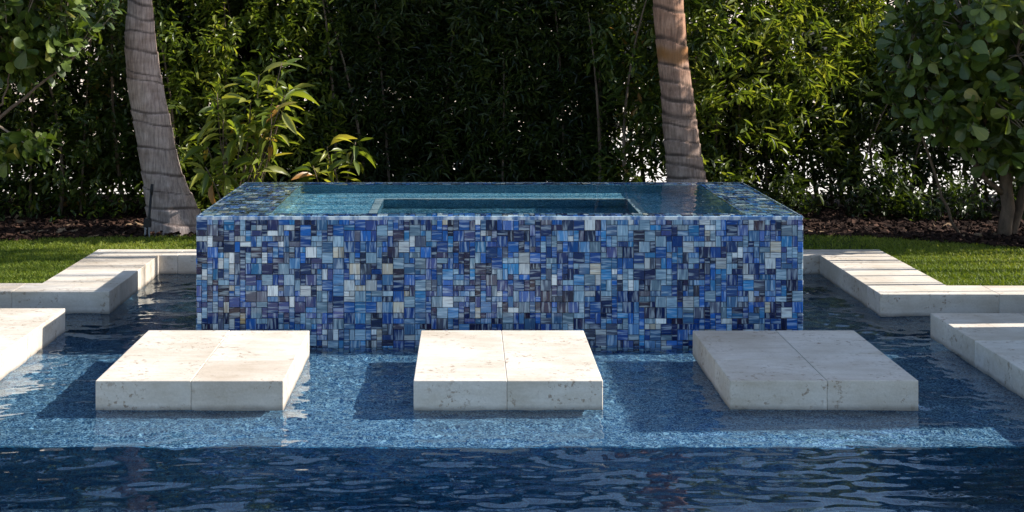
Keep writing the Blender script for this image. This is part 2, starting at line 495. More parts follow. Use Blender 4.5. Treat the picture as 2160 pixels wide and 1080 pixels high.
def tile_arrays(tiles, origin, U, W, N, un_u, un_v, seed):
    """tiles laid on a plane at origin with axes U, W and outward normal N -> list of (verts, tint, tuv)"""
    r = np.random.default_rng(seed); out = []
    U, W, N = map(np.array, (U, W, N)); g = .0013; bv = .0016
    for (u, v, w, h) in tiles:
        a0, a1, b0, b1 = u * un_u + g, (u + w) * un_u - g, v * un_v + g, (v + h) * un_v - g
        d = TT + r.uniform(-.0012, .0012); tl = r.uniform(-.0009, .0009, 2) * (w + h) / 2
        P = [origin + U * a + W * b for a, b in ((a0, b0), (a1, b0), (a1, b1), (a0, b1))]
        Q = [origin + U * a + W * b for a, b in ((a0 + bv, b0 + bv), (a1 - bv, b0 + bv), (a1 - bv, b1 - bv), (a0 + bv, b1 - bv))]
        off = [-tl[0] - tl[1], tl[0] - tl[1], tl[0] + tl[1], -tl[0] + tl[1]]
        vv = [p for p in P] + [p + N * (d - bv) for p in P] + [q + N * (d + off[i]) for i, q in enumerate(Q)]
        tint = PALC[r.choice(len(PALC), p=PALW)] * r.uniform(.5, 1.2)
        s = r.uniform(0, 50); along_u = (r.random() < .5) if w == h else (w < h) ^ (r.random() < .25)
        uvs = []
        for p in vv:
            q = p - origin; a, b = np.dot(q, U), np.dot(q, W)
            uvs.append((a, b + s, s) if along_u else (b, a + s, s))
        out.append((np.array(vv), np.tile([*tint, 1], (12, 1)), np.array(uvs)))
    return out
TF = []
for i in range(4):
    j = (i + 1) % 4
    TF += [(i, j, 4 + j, 4 + i), (4 + i, 4 + j, 8 + j, 8 + i)]
TF.append((8, 9, 10, 11)); TF = np.array(TF)
def tile_mesh(name, lst, parent):
    V = np.concatenate([t[0] for t in lst]) - SO
    F = (TF[None] + (np.arange(len(lst)) * 12)[:, None, None]).reshape(-1, 4)
    return recv(mesh_np(name, V, F, TILE, parent, {'tint': ('FLOAT_COLOR', np.concatenate([t[1] for t in lst])), 'tuv': ('FLOAT_VECTOR', np.concatenate([t[2] for t in lst]))}))
zb = -.15; Hf = RZ - zb; Wf = SPX1 - SPX0
nu, nv = round(Wf / UN), round(Hf / UN)
lay = mosaic_layout(nu, nv, 3); uu, vv_ = Wf / nu, Hf / nv
arr = tile_arrays(lay, np.array([SPX0, SPY0 + TT, zb]), (1, 0, 0), (0, 0, 1), (0, -1, 0), uu, vv_, 5)
order = sorted(range(len(lay)), key=lambda i: (-(lay[i][2] * lay[i][3]), -lay[i][1]))
single = [i for i in order if zb + lay[i][1] * vv_ > .10][:296]
ss = set(single)
for i in single: tile_mesh('mosaic_tile', [arr[i]], spa)
rest = [arr[i] for i in range(len(lay)) if i not in ss]
D_ = SPY1 - SPY0; nd = round(D_ / UN); nr = round(RIM / UN)
rest += tile_arrays(mosaic_layout(nd, nv, 11), np.array([SPX0 + TT, SPY1, zb]), (0, -1, 0), (0, 0, 1), (-1, 0, 0), D_ / nd, vv_, 12)
rest += tile_arrays(mosaic_layout(nd, nv, 13), np.array([SPX1 - TT, SPY0, zb]), (0, 1, 0), (0, 0, 1), (1, 0, 0), D_ / nd, vv_, 14)
rest += tile_arrays(mosaic_layout(nu, nv, 15), np.array([SPX1, SPY1 - TT, zb]), (-1, 0, 0), (0, 0, 1), (0, 1, 0), uu, vv_, 16)
zt = RZ - TT
rest += tile_arrays(mosaic_layout(nu, nr, 17), np.array([SPX0, SPY0, zt]), (1, 0, 0), (0, 1, 0), (0, 0, 1), uu, RIM / nr, 18)
rest += tile_arrays(mosaic_layout(nu, nr, 19), np.array([SPX0, SPY1 - RIM, zt]), (1, 0, 0), (0, 1, 0), (0, 0, 1), uu, RIM / nr, 20)
D2 = D_ - 2 * RIM; nd2 = round(D2 / UN)
for xr, wr, sd in ((SPX0, RML, 21), (SPX1 - RMR, RMR, 23)):
    nw = round(wr / UN)
    rest += tile_arrays(mosaic_layout(nw, nd2, sd), np.array([xr, SPY0 + RIM, zt]), (1, 0, 0), (0, 1, 0), (0, 0, 1), wr / nw, D2 / nd2, sd + 1)
tag(tile_mesh('mosaic_tiles', rest, spa), kind='stuff')

# ------------------------------------------------------------------ water
def waves(X, Y, n, lmin, lmax, slope, seed, ydir=True):
    r = np.random.default_rng(seed); Z = np.zeros_like(X)
    for i in range(n):
        lam = lmin * (lmax / lmin) ** r.random()
        th = (np.pi / 2 + r.normal(0, .75)) if ydir else r.random() * 6.283
        kx, ky = np.cos(th) * 6.2832 / lam, np.sin(th) * 6.2832 / lam
        A = slope * lam / 6.2832 * (.4 + r.random()) * np.sqrt(2 / n)
        ph = kx * X + ky * Y + r.random() * 6.283
        Z += A * np.sin(ph)
    return Z
def grid_mesh(name, xs, ys, zf, mat):
    X, Y = np.meshgrid(xs, ys); X2, Y2, Z = zf(X, Y)
    V = np.stack([X2, Y2, Z], -1).reshape(-1, 3); nx, ny = len(xs), len(ys)
    i = np.arange(nx * ny).reshape(ny, nx)
    F = np.stack([i[:-1, :-1], i[:-1, 1:], i[1:, 1:], i[1:, :-1]], -1).reshape(-1, 4)
    return mesh_np(name, V, F, mat, smooth=True)
xs = np.concatenate([np.arange(-4.3, -3.6, .04), np.arange(-3.6, 3.8, .0145), np.arange(3.8, 4.31, .04)])
ys = np.concatenate([np.arange(1.5, 4.8, .05), np.arange(4.8, 8.3, .0125), np.arange(8.3, 10.58, .0165)])
def zpool(X, Y):
    deep = 1 / (1 + np.exp((Y - 6.3) / .15)); chan = 1 / (1 + np.exp(-(Y - 8.2) / .2))
    patch = .75 + .25 * np.sin(1.3 * X + 2.1 * np.sin(.9 * Y)) * np.sin(1.7 * Y + X)
    far = 1 / (1 + np.exp((Y - 5.75) / .12))
    Z = waves(X, Y, 46, .10, .55, .060, 1) * (patch * (1 + .1 * deep - .65 * far + .7 * chan))
    Z += waves(X, Y, 44, .05, .12, .048, 2, False) * (1 + .5 * chan - .55 * deep)
    Z += waves(X * .42, Y, 50, .045, .12, .062, 9) * deep * (.7 + .3 * np.sin(1.1 * X - .6))
    return X, Y, Z
pw = tag(grid_mesh('pool_water', xs, ys, zpool, WATER), kind='structure')
pw.cycles.is_caustics_caster = True
RL = .010
ext = np.linspace(0, RL * np.pi / 2, 6)[1:]
sx = np.concatenate([(SPX0 - ext[::-1]), np.arange(SPX0, SPX1, .0125), [SPX1], SPX1 + ext])
sy = np.concatenate([(SPY0 - ext[::-1]), np.arange(SPY0, SPY1, .0105), [SPY1], SPY1 + ext])
def zspa(X, Y):
    inx = np.minimum(X - SPX0, SPX1 - X); iny = np.minimum(Y - SPY0, SPY1 - Y)
    fade = np.clip(np.minimum(inx, iny) / .05, 0, 1)
    lr = .35 + 2.2 / (1 + np.exp((X + .75) / .12)) + 1.0 / (1 + np.exp(-(X - 1.45) / .1))
    Z = SPZ + fade * (waves(X, Y, 30, .05, .25, .016, 5, False) * lr)
    def arc(s): return RL * np.sin(s / RL), -RL * (1 - np.cos(s / RL))
    Xo, Yo = X.copy(), Y.copy()
    for A, lo, hi, O in ((X, SPX0, SPX1, Xo), (Y, SPY0, SPY1, Yo)):
        m = A < lo; d, dz = arc(lo - A[m]); O[m] = lo - d + .006; Z[m] += dz
        m = A > hi; d, dz = arc(A[m] - hi); O[m] = hi + d - .006; Z[m] += dz
        m = A == lo; O[m] = lo + .006
        m = A == hi; O[m] = hi - .006
    return Xo, Yo, Z
sw = tag(grid_mesh('spa_water', sx, sy, zspa, WATER), kind='structure')
sw.cycles.is_caustics_caster = True

# ------------------------------------------------------------------ lawn, grass, mulch
def mulch_edge(x):  # Y where the lawn ends and the mulch bed begins
    return np.interp(x, [-5, -4, -3.2, -2, 0, 2.5, 3.2, 4.2, 5.5], [10.95, 11.25, 11.5, 11.62, 11.7, 11.72, 11.6, 11.0, 10.4])
def lawn_sheet(name, xa, xb, ya, n=24):
    x = np.linspace(xa, xb, n); V = []; F = []
    for xi in x: V += [(xi, ya, .113), (xi, float(mulch_edge(xi)), .118)]
    for i in range(n - 1): F.append((2 * i, 2 * i + 2, 2 * i + 3, 2 * i + 1))
    return V, F
Vl = []; Fl = []
for xa, xb, ya in ((-9, -2.79, 9.33), (-2.79, 3.12, 10.76), (3.12, 9, 9.25)):
    v, f = lawn_sheet('', xa, xb, ya); n = len(Vl); Vl += v; Fl += [tuple(i + n for i in q) for q in f]
tag(mesh_np('lawn', Vl, np.array(Fl), LAWN), kind='structure')

def blades(n, xa, xb, ya, seed):
    r = np.random.default_rng(seed)
    x = r.uniform(xa, xb, n); y = r.uniform(ya, 12, n)
    k = y < mulch_edge(x) + r.normal(0, .03, n); x, y = x[k], y[k]; n = len(x)
    th = r.uniform(0, 6.283, n); h = r.uniform(.012, .030, n); w = r.uniform(.0022, .0040, n)
    lean = r.normal(0, .018, (n, 2)); base = np.stack([x, y, np.full(n, .112)], -1)
    s = np.stack([np.cos(th), np.sin(th), 0 * th], -1) * w[:, None]
    mid = base + np.stack([lean[:, 0] * .4, lean[:, 1] * .4, h * .6], -1)
    tip = base + np.stack([lean[:, 0], lean[:, 1], h], -1)
    V = np.stack([base - s, base + s, mid + s * .7, mid - s * .7, tip], 1).reshape(-1, 3)
    o = np.arange(n)[:, None] * 5
    lc = np.clip(r.beta(2, 2.2, n) + .15 * np.sin(x * 3 + y * 2), 0, 1)
    return V, o + np.array([0, 1, 2, 3]), o + np.array([3, 2, 4]), np.repeat(lc, 5)
GV, GQ, GT, GL = [], [], [], []; n0 = 0
for (n, xa, xb, ya, s) in ((46000, -4.7, -2.79, 9.335, 1), (14000, -2.79, -1.2, 10.77, 2), (8000, 1.6, 3.12, 10.77, 3), (40000, 3.12, 4.8, 9.26, 4)):
    v, q, t, l = blades(n, xa, xb, ya, s)
    GV.append(v); GQ.append(q + n0); GT.append(t + n0); GL.append(l); n0 += len(v)
tag(mesh_np('grass', np.concatenate(GV), [np.concatenate(GQ), np.concatenate(GT)], GRASS, attrs={'lc': ('FLOAT', np.concatenate(GL))}),
    'short green lawn grass beside the coping', 'grass', kind='stuff')

def chips(n, seed):
    r = np.random.default_rng(seed)
    x = r.uniform(-5, 5.6, n); y = mulch_edge(x) + r.uniform(-.06, 1.9, n) ; n = len(x)
    big = r.random(n) < .015; L = np.where(big, .045, r.uniform(.012, .04, n)); W = np.where(big, .022, r.uniform(.006, .016, n)); T = r.uniform(.003, .008, n)
    yaw = r.uniform(0, 6.283, n); pit = r.normal(0, .35, n)
    D = np.stack([np.cos(yaw) * np.cos(pit), np.sin(yaw) * np.cos(pit), np.sin(pit)], -1)
    S = np.stack([-np.sin(yaw), np.cos(yaw), r.normal(0, .3, n)], -1); N = np.cross(D, S)
    c = np.stack([x, y, GZ + .035 + r.uniform(0, .03, n) - .04 * np.clip((mulch_edge(x) - y) / .06, 0, 1) * 0], -1)
    V = np.stack([c + D * L[:, None] * a + S * W[:, None] * b + N * T[:, None] * e for a in (-1, 1) for b in (-1, 1) for e in (-1, 1)], 1).reshape(-1, 3)
    f0 = np.array([(0, 1, 3, 2), (4, 6, 7, 5), (0, 4, 5, 1), (2, 3, 7, 6), (1, 5, 7, 3)])
    F = (f0[None] + (np.arange(n) * 8)[:, None, None]).reshape(-1, 4)
    return V, F, np.repeat(np.where(big, 1.0, r.beta(1.6, 2.6, n)), 8)
v, f, l = chips(15000, 8)
tag(mesh_np('mulch', v, f, MULCH, attrs={'lc': ('FLOAT', l)}), 'dark red-brown mulch chips under the hedge', 'mulch', kind='stuff')
x = np.linspace(-7, 7, 60); Vm = []; Fm = []
for xi in x: Vm += [(xi, float(mulch_edge(xi)) - .05, .108), (xi, 14.6, .112)]
for i in range(59): Fm.append((2 * i, 2 * i + 2, 2 * i + 3, 2 * i + 1))
tag(mesh_np('mulch_bed', Vm, np.array(Fm), SOIL), kind='structure')

# ------------------------------------------------------------------ leaves
SHAPES = {
    'rh': (np.array([(0, 0, 0), (.42, .5, .10), (1, 0, -.12), (.42, -.5, .10)]), [], [(0, 2, 1), (0, 3, 2)]),
    'el': (np.array([(0, 0, 0), (.25, .42, .06), (.7, .40, .02), (1, 0, -.14), (.7, -.40, .02), (.25, -.42, .06)]), [(0, 3, 2, 1), (0, 5, 4, 3)], []),
    'ob': (np.array([(0, 0, 0), (.32, .25, .03), (.7, .5, .04), (.93, .34, .0), (1, 0, -.05), (.93, -.34, .0), (.7, -.5, .04), (.32, -.25, .03)]),
           [(0, 4, 2, 1), (0, 7, 6, 4)], [(4, 3, 2), (4, 6, 5)]),
}
def norm(a): return a / (np.linalg.norm(a, axis=-1, keepdims=True) + 1e-9)
def leaf_mesh(name, P, D, N, L, W, lc, shape, mat, parent):
    T, q, t = SHAPES[shape]; n = len(P); k = len(T)
    D = norm(D); S = norm(np.cross(N, D)); N = np.cross(D, S)
    V = (P[:, None] + D[:, None] * (T[None, :, 0:1] * L[:, None, None]) + S[:, None] * (T[None, :, 1:2] * W[:, None, None]) + N[:, None] * (T[None, :, 2:3] * L[:, None, None])).reshape(-1, 3)
    o = (np.arange(n) * k)[:, None, None]
    F = []
    if q: F.append((np.array(q)[None] + o).reshape(-1, 4))
    if t: F.append((np.array(t)[None] + o).reshape(-1, 3))
    return mesh_np(name, V, F, mat, parent, {'lc': ('FLOAT', np.repeat(lc, k))})

def clump_noise(P, seed, scale):
    r = np.random.default_rng(seed); s = np.zeros(len(P))
    for i in range(7):
        d = norm(r.normal(size=3)) * 6.283 / (scale * r.uniform(.6, 1.6)); s += np.sin(P @ d + r.random() * 6.283)
    return s / 2.6

def twigs(C, Dt, tl, k, r, L, W, spread=.9, droop=.25, jit=.25):
    """k leaves along each twig (centres C, directions Dt)"""
    n = len(C); Dt = norm(Dt)
    t = (np.arange(k)[None] + r.random((n, k))) / k
    ref = norm(r.normal(size=(n, 3))); A = norm(np.cross(Dt, ref)); B = np.cross(Dt, A)
    az = np.arange(k)[None] * 2.4 + r.random((n, 1)) * 6.283 + r.normal(0, .3, (n, k))
    rad_ = A[:, None] * np.cos(az)[..., None] + B[:, None] * np.sin(az)[..., None]
    P = C[:, None] + Dt[:, None] * ((t - .5) * tl)[..., None]
    D = Dt[:, None] * (.75 * (1 - spread * .5)) + rad_ * spread + r.normal(0, jit, (n, k, 3)); D[..., 2] -= droop
    D = norm(D)
    N = norm(np.array([0, 0, 1.0]) + Dt[:, None] * .5 + r.normal(0, .35, (n, k, 3)))
    m = n * k
    sz = r.uniform(.5, 1.25, m)
    return P.reshape(m, 3), D.reshape(m, 3), N.reshape(m, 3), L * sz, W * sz * r.uniform(.85, 1.15, m)

def shrub(label, x0, x1, y0, y1, z0, z1, ntw, k, L, W, shape, mat, seed, thr=-.6, stems=5, name='hedge_shrub', bark=BARK, lcpow=1.0, topvar=.35, sparse_low=0, droop=.25, spread=.9, slant=0):
    r = np.random.default_rng(seed)
    root = empty(name, ((x0 + x1) / 2, (y0 + y1) / 2, GZ)); O = np.array(root.location)
    tag(root, label, 'hedge shrub', 'hedge behind the spa')
    C = np.stack([r.uniform(x0, x1, ntw * 3), r.uniform(y0, y1, ntw * 3), z0 + (z1 + .25 - z0) * r.random(ntw * 3)], -1)
    C[:, 1] += slant * (C[:, 0] - x0)
    top = z1 + topvar * np.sin(C[:, 0] * 4 + seed) * .5 + .2 * np.sin(C[:, 0] * 9)
    nz = clump_noise(C, seed, .55)
    keep = (C[:, 2] < top) & (nz + r.normal(0, .25, len(C)) > thr)
    if sparse_low:
        keep &= r.random(len(C)) < np.clip((C[:, 2] - z0) / sparse_low, .12, 1)
    C = C[keep][:ntw]
    Dt = np.stack([(C[:, 0] - (x0 + x1) / 2) * .5, (C[:, 1] - (y0 + y1) / 2) * .5, np.full(len(C), .45)], -1) + r.normal(0, .5, (len(C), 3))
    P, D, N, Ls, Ws = twigs(C, Dt, .26, k, r, L, W, spread, droop)
    lc = np.clip(r.beta(2, 2, len(P)) ** lcpow + .12 * np.repeat(clump_noise(C, seed + 1, .8), k), 0, 1)
    leaf_mesh('foliage', P - O, D, N, Ls, Ws, lc, shape, mat, root)
    for i in range(stems):
        sx = x0 + (x1 - x0) * (i + .5 + r.uniform(-.3, .3)) / stems; sy_ = r.uniform(y0 + .1, y0 + (y1 - y0) * .7) + slant * (sx - x0) + (.3 if slant else 0)
        h = r.uniform(.75, .95) * (z1 - GZ)
        p = curve_pts((sx, sy_, GZ), (sx + r.normal(0, .08), sy_ + r.normal(0, .08), h * .5), (sx + r.normal(0, .25), sy_ + r.normal(0, .15), h), 9)
        rr = np.linspace(r.uniform(.012, .026), .005, 9)
        tube('stem', p - O, rr, bark, root, 7)
    return root

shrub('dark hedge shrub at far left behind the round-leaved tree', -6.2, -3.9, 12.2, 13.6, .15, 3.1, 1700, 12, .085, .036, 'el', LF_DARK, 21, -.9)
shrub('small-leaved hedge shrub left of the leaning palm trunk', -4.1, -2.75, 12.2, 13.3, .15, 2.5, 800, 13, .075, .032, 'el', LF_MID, 22, -.5, slant=.3)
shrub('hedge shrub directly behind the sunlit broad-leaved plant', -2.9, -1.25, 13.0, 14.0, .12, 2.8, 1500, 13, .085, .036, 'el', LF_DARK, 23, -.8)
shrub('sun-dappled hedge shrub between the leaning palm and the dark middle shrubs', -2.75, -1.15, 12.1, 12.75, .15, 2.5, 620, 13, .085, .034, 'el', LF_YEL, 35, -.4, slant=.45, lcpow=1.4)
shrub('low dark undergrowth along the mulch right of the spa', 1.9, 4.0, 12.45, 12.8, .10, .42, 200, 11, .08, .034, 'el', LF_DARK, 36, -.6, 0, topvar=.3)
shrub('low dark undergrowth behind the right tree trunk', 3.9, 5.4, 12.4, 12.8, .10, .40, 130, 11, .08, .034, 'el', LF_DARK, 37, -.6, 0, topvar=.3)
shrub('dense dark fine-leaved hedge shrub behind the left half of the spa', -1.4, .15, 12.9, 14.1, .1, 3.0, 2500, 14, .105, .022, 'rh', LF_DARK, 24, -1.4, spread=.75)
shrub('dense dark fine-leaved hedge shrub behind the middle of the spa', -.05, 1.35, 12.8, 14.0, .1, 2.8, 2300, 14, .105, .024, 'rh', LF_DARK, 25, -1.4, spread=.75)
shrub('leafy hedge shrub just left of the upright palm trunk', 1.15, 2.25, 12.45, 13.6, .15, 2.5, 650, 13, .095, .036, 'el', LF_MID, 26, -.5)
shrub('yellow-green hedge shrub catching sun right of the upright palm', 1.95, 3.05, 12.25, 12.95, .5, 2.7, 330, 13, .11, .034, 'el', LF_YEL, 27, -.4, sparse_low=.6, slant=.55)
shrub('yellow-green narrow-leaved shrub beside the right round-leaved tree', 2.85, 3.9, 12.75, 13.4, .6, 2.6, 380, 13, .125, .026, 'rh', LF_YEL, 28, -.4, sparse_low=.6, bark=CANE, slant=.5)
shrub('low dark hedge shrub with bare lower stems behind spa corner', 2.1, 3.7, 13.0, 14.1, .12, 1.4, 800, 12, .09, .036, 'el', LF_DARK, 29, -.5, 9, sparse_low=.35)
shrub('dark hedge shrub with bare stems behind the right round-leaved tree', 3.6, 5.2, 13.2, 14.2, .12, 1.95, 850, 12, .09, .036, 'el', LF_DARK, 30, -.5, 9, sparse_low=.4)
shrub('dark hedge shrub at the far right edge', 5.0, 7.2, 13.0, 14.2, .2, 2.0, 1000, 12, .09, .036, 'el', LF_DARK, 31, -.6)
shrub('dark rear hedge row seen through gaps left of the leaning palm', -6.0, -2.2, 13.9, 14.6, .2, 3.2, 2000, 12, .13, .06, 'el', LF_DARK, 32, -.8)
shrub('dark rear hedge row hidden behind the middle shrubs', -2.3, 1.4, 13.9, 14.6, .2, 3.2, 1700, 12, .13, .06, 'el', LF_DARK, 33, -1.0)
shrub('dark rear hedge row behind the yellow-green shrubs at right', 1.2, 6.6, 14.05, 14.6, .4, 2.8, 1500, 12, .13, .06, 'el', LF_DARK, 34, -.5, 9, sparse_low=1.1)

# ------------------------------------------------------------------ palms
def palm(label, pts, radii, scars, mat, crown_seed, band=None, ws=1.0):
    """pts: list of (x,y,z) control; radii; scars: heights of the leaf scars"""
    base = np.array(pts[0]); root = empty('palm_tree', tuple(base))
    tag(root, label, 'palm tree', 'palms behind the spa')
    z = np.array([p[2] for p in pts]); zz = np.arange(z[0], z[-1], .012)
    r = np.random.default_rng(crown_seed)
    def cr(col):  # smooth interpolation
        c = np.interp(zz, z, np.array([p[col] for p in pts])); return np.convolve(np.pad(c, 12, mode='reflect', reflect_type='odd'), np.ones(25) / 25, 'valid')
    cx, cy = cr(0), cr(1); R = np.interp(zz, z, radii)
    R = np.convolve(np.pad(R, 8, mode='edge'), np.ones(17) / 17, 'valid')
    seg = 40; th = np.linspace(0, 2 * np.pi, seg, endpoint=False)
    sc = np.array(sorted(scars)); tilt = r.uniform(-.05, .05, (len(sc), 2)) + np.array([.06, 0]); wid = r.uniform(.012, .034, len(sc)) * ws
    Vv = np.zeros((len(zz), seg, 3)); ring = np.zeros((len(zz), seg)); band_a = np.zeros((len(zz), seg))
    for j, t in enumerate(th):
        ze = zz[:, None] + (np.cos(t) * tilt[None, :, 0] + np.sin(t) * tilt[None, :, 1]) * .35 + .005 * np.sin(t * 3 + np.arange(len(sc)))[None]
        d = ze - sc[None]                    # below scar negative
        below = np.where(d <= 0, d, -9).max(1); above = np.where(d > 0, d, 9).min(1)
        wsc = wid[np.argmin(np.abs(d), 1)]; prox = np.exp(-np.abs(below) / .04); step = np.exp(-above / .06)
        ring[:, j] = np.clip(1.25 * np.exp(-(above / wsc) ** 2) + .7 * np.exp(-(-below / .008) ** 2), 0, 1) * (.9 + .1 * np.sin(t * 2 + 3 * np.arange(len(sc))[np.argmin(np.abs(d), 1)]))
        lump = 1 + .012 * np.sin(t * 5 + zz * 7) + .01 * np.sin(t * 9 - zz * 13)
        rr = R * lump * (1 + .05 * prox - .03 * step)
        Vv[:, j, 0] = cx + rr * np.cos(t); Vv[:, j, 1] = cy + rr * np.sin(t); Vv[:, j, 2] = zz
        if band: band_a[:, j] = np.clip(1 - np.abs((zz + .02 * np.sin(3 * t) - band[0]) / band[1]) ** 2, 0, 1)
    n = len(zz); i = np.arange(n - 1)[:, None] * seg; jj = np.arange(seg)[None]; kk = (jj + 1) % seg
    Q = np.stack([i + jj, i + kk, i + seg + kk, i + seg + jj], -1).reshape(-1, 4)
    hz = np.repeat(np.clip((zz - .3) / 1.5, 0, 1), seg)
    at = {'ring': ('FLOAT', ring), 'hz': ('FLOAT', hz), 'band': ('FLOAT', band_a)}
    mesh_np('trunk', Vv.reshape(-1, 3) - base, Q, mat, root, at, smooth=True)
    topp = np.array([cx[-1], cy[-1], zz[-1]])
    for f in range(11):
        a = f * 2.4 + r.uniform(-.2, .2); el = r.uniform(.2, 1.1); Lf = r.uniform(1.7, 2.2)
        dirv = np.array([np.cos(a), np.sin(a), 0])
        p = curve_pts(topp - base, topp - base + dirv * Lf * .5 + np.array([0, 0, Lf * .55 * el]), topp - base + dirv * Lf + np.array([0, 0, Lf * (.25 * el - .45)]), 22)
        T = norm(np.gradient(p, axis=0)); S = norm(np.cross(T, np.array([0, 0, 1.0])))
        P_, D_2, N_ = [], [], []
        for s in (-1, 1):
            P_.append(np.repeat(p[3:], 2, 0)); D_2.append(np.repeat(S[3:] * s + T[3:] * .6 - np.array([0, 0, .35]), 2, 0) + r.normal(0, .12, (38, 3))); N_.append(np.repeat(np.cross(S, T)[3:], 2, 0))
        P_ = np.concatenate(P_); m = len(P_)
        fr = leaf_mesh('frond', P_, np.concatenate(D_2), np.concatenate(N_), r.uniform(.4, .6, m), np.full(m, .035), r.random(m), 'rh', LF_MID, root)
        tube('rachis', p, np.linspace(.018, .005, 22), CANE, fr, 6)
    return root

PYL = 11.87
def px(xp, row, Y): return ((xp - 985) * Y / 3000, Y, 1.811 - (row - 60) * Y / 3000)
def trunk_from(rows, Y, base_r_scale=1.0):
    P = []; R = []
    for row, a, b in rows:
        x0, _, z = px(a, row, Y); x1 = px(b, row, Y)[0]; P.append(((x0 + x1) / 2, Y, z)); R.append((x1 - x0) / 2)
    return P, R
P, R = trunk_from([(505, 304, 440), (470, 312, 432), (430, 309, 414), (380, 302, 388), (320, 293, 371), (250, 280, 358), (180, 270, 343), (110, 264, 331), (50, 264, 324), (0, 272, 320), (-60, 270, 318)], PYL)
P += [(P[-1][0] - .16, PYL, 3.6), (P[-1][0] - .3, PYL, 6.4)]; R += [.105, .10]
sc_l = [px(300, rr, PYL)[2] for rr in (468, 438, 400, 366, 312, 262, 236, 172, 152, 105, 68, 38, 8, -30)] + list(np.arange(2.45, 6.3, .13))
palm('curved grey ringed palm trunk leaning at the left of the spa', P, R, sc_l, PALM_L, 41)
PYR = 11.95
P, R = trunk_from([(500, 1398, 1520), (440, 1404, 1502), (385, 1408, 1491), (330, 1404, 1480), (260, 1398, 1470), (200, 1394, 1462), (130, 1388, 1452), (60, 1381, 1446), (0, 1377, 1441), (-60, 1372, 1436)], PYR)
P += [(P[-1][0] - .10, PYR, 3.6), (P[-1][0] - .2, PYR, 7.2)]; R += [.115, .11]
sc_r = [px(1400, rr, PYR)[2] for rr in (450, 410, 378, 352, 328, 300, 268, 246, 212, 178, 140, 92, 22, -20)] + list(np.arange(2.4, 7.1, .15))
palm('upright palm trunk with reddish-brown bands behind the spa', P, R, sc_r, PALM_R, 42, (px(1400, 116, PYR)[2], .085), 1.5)

# ------------------------------------------------------------------ round-leaved trees and the broad-leaved plant
def ob_leaf_mesh(name, mat, L, W, prof, cup=.06, tipdrop=.06):
    t = [p[0] for p in prof]; V = []; rib = []
    for (u, w) in prof:
        for s in (-1, 0, 1):
            V.append((u * L, s * w * W, (abs(s) * cup * w - tipdrop * u * u) * L)); rib.append(abs(s))
    F = []
    for i in range(len(prof) - 1):
        for s in (0, 1):
            a = i * 3 + s; F.append((a, a + 3, a + 4, a + 1))
    # petiole as a narrow strip
    n = len(V); V += [(-.18 * L, -.012 * L, -.01), (-.18 * L, .012 * L, -.01), (0.02 * L, .012 * L, 0), (0.02 * L, -.012 * L, 0)]; rib += [0] * 4
    F.append((n, n + 3, n + 2, n + 1))
    return mesh_np(name, np.array(V), np.array(F), mat, attrs={'rib': ('FLOAT', rib)}, smooth=True, link=False)
from mathutils import Matrix, Vector
def leaf_obj(me, parent, O, p, d, nrm, s):
    d = Vector(d).normalized(); S = Vector(nrm).cross(d)
    if S.length < 1e-4: S = Vector((1, 0, 0)).cross(d)
    S.normalize(); N = d.cross(S)
    o = bpy.data.objects.new('leaf', me)
    M = Matrix(((d.x, S.x, N.x), (d.y, S.y, N.y), (d.z, S.z, N.z)))
    o.location = Vector(p) - Vector(O); o.rotation_mode = 'QUATERNION'; o.rotation_quaternion = M.to_quaternion(); o.scale = (s, s, s)
    COL.objects.link(o); o.parent = parent
    return o
CLU = [ob_leaf_mesh('leaf', LO_CLU, .125, .042, [(0, .12), (.25, .45), (.55, .9), (.78, 1), (.93, .68), (1, .12)], c, d) for c, d in ((.08, .05), (.16, .02), (.03, .14))]
BRD = [ob_leaf_mesh('leaf', LO_BRD, .22, .032, [(0, .1), (.2, .75), (.45, 1), (.7, .8), (.88, .4), (1, .05)], c, d) for c, d in ((.10, .22), (.2, .38), (.05, .12))]

def infr(P):  # inside the photograph
    u = 985 + P[:, 0] * 3000 / P[:, 1]; v = 60 - (P[:, 2] - 1.811) * 3000 / P[:, 1]
    return (u > -20) & (u < 2180) & (v > -25) & (v < 1080)

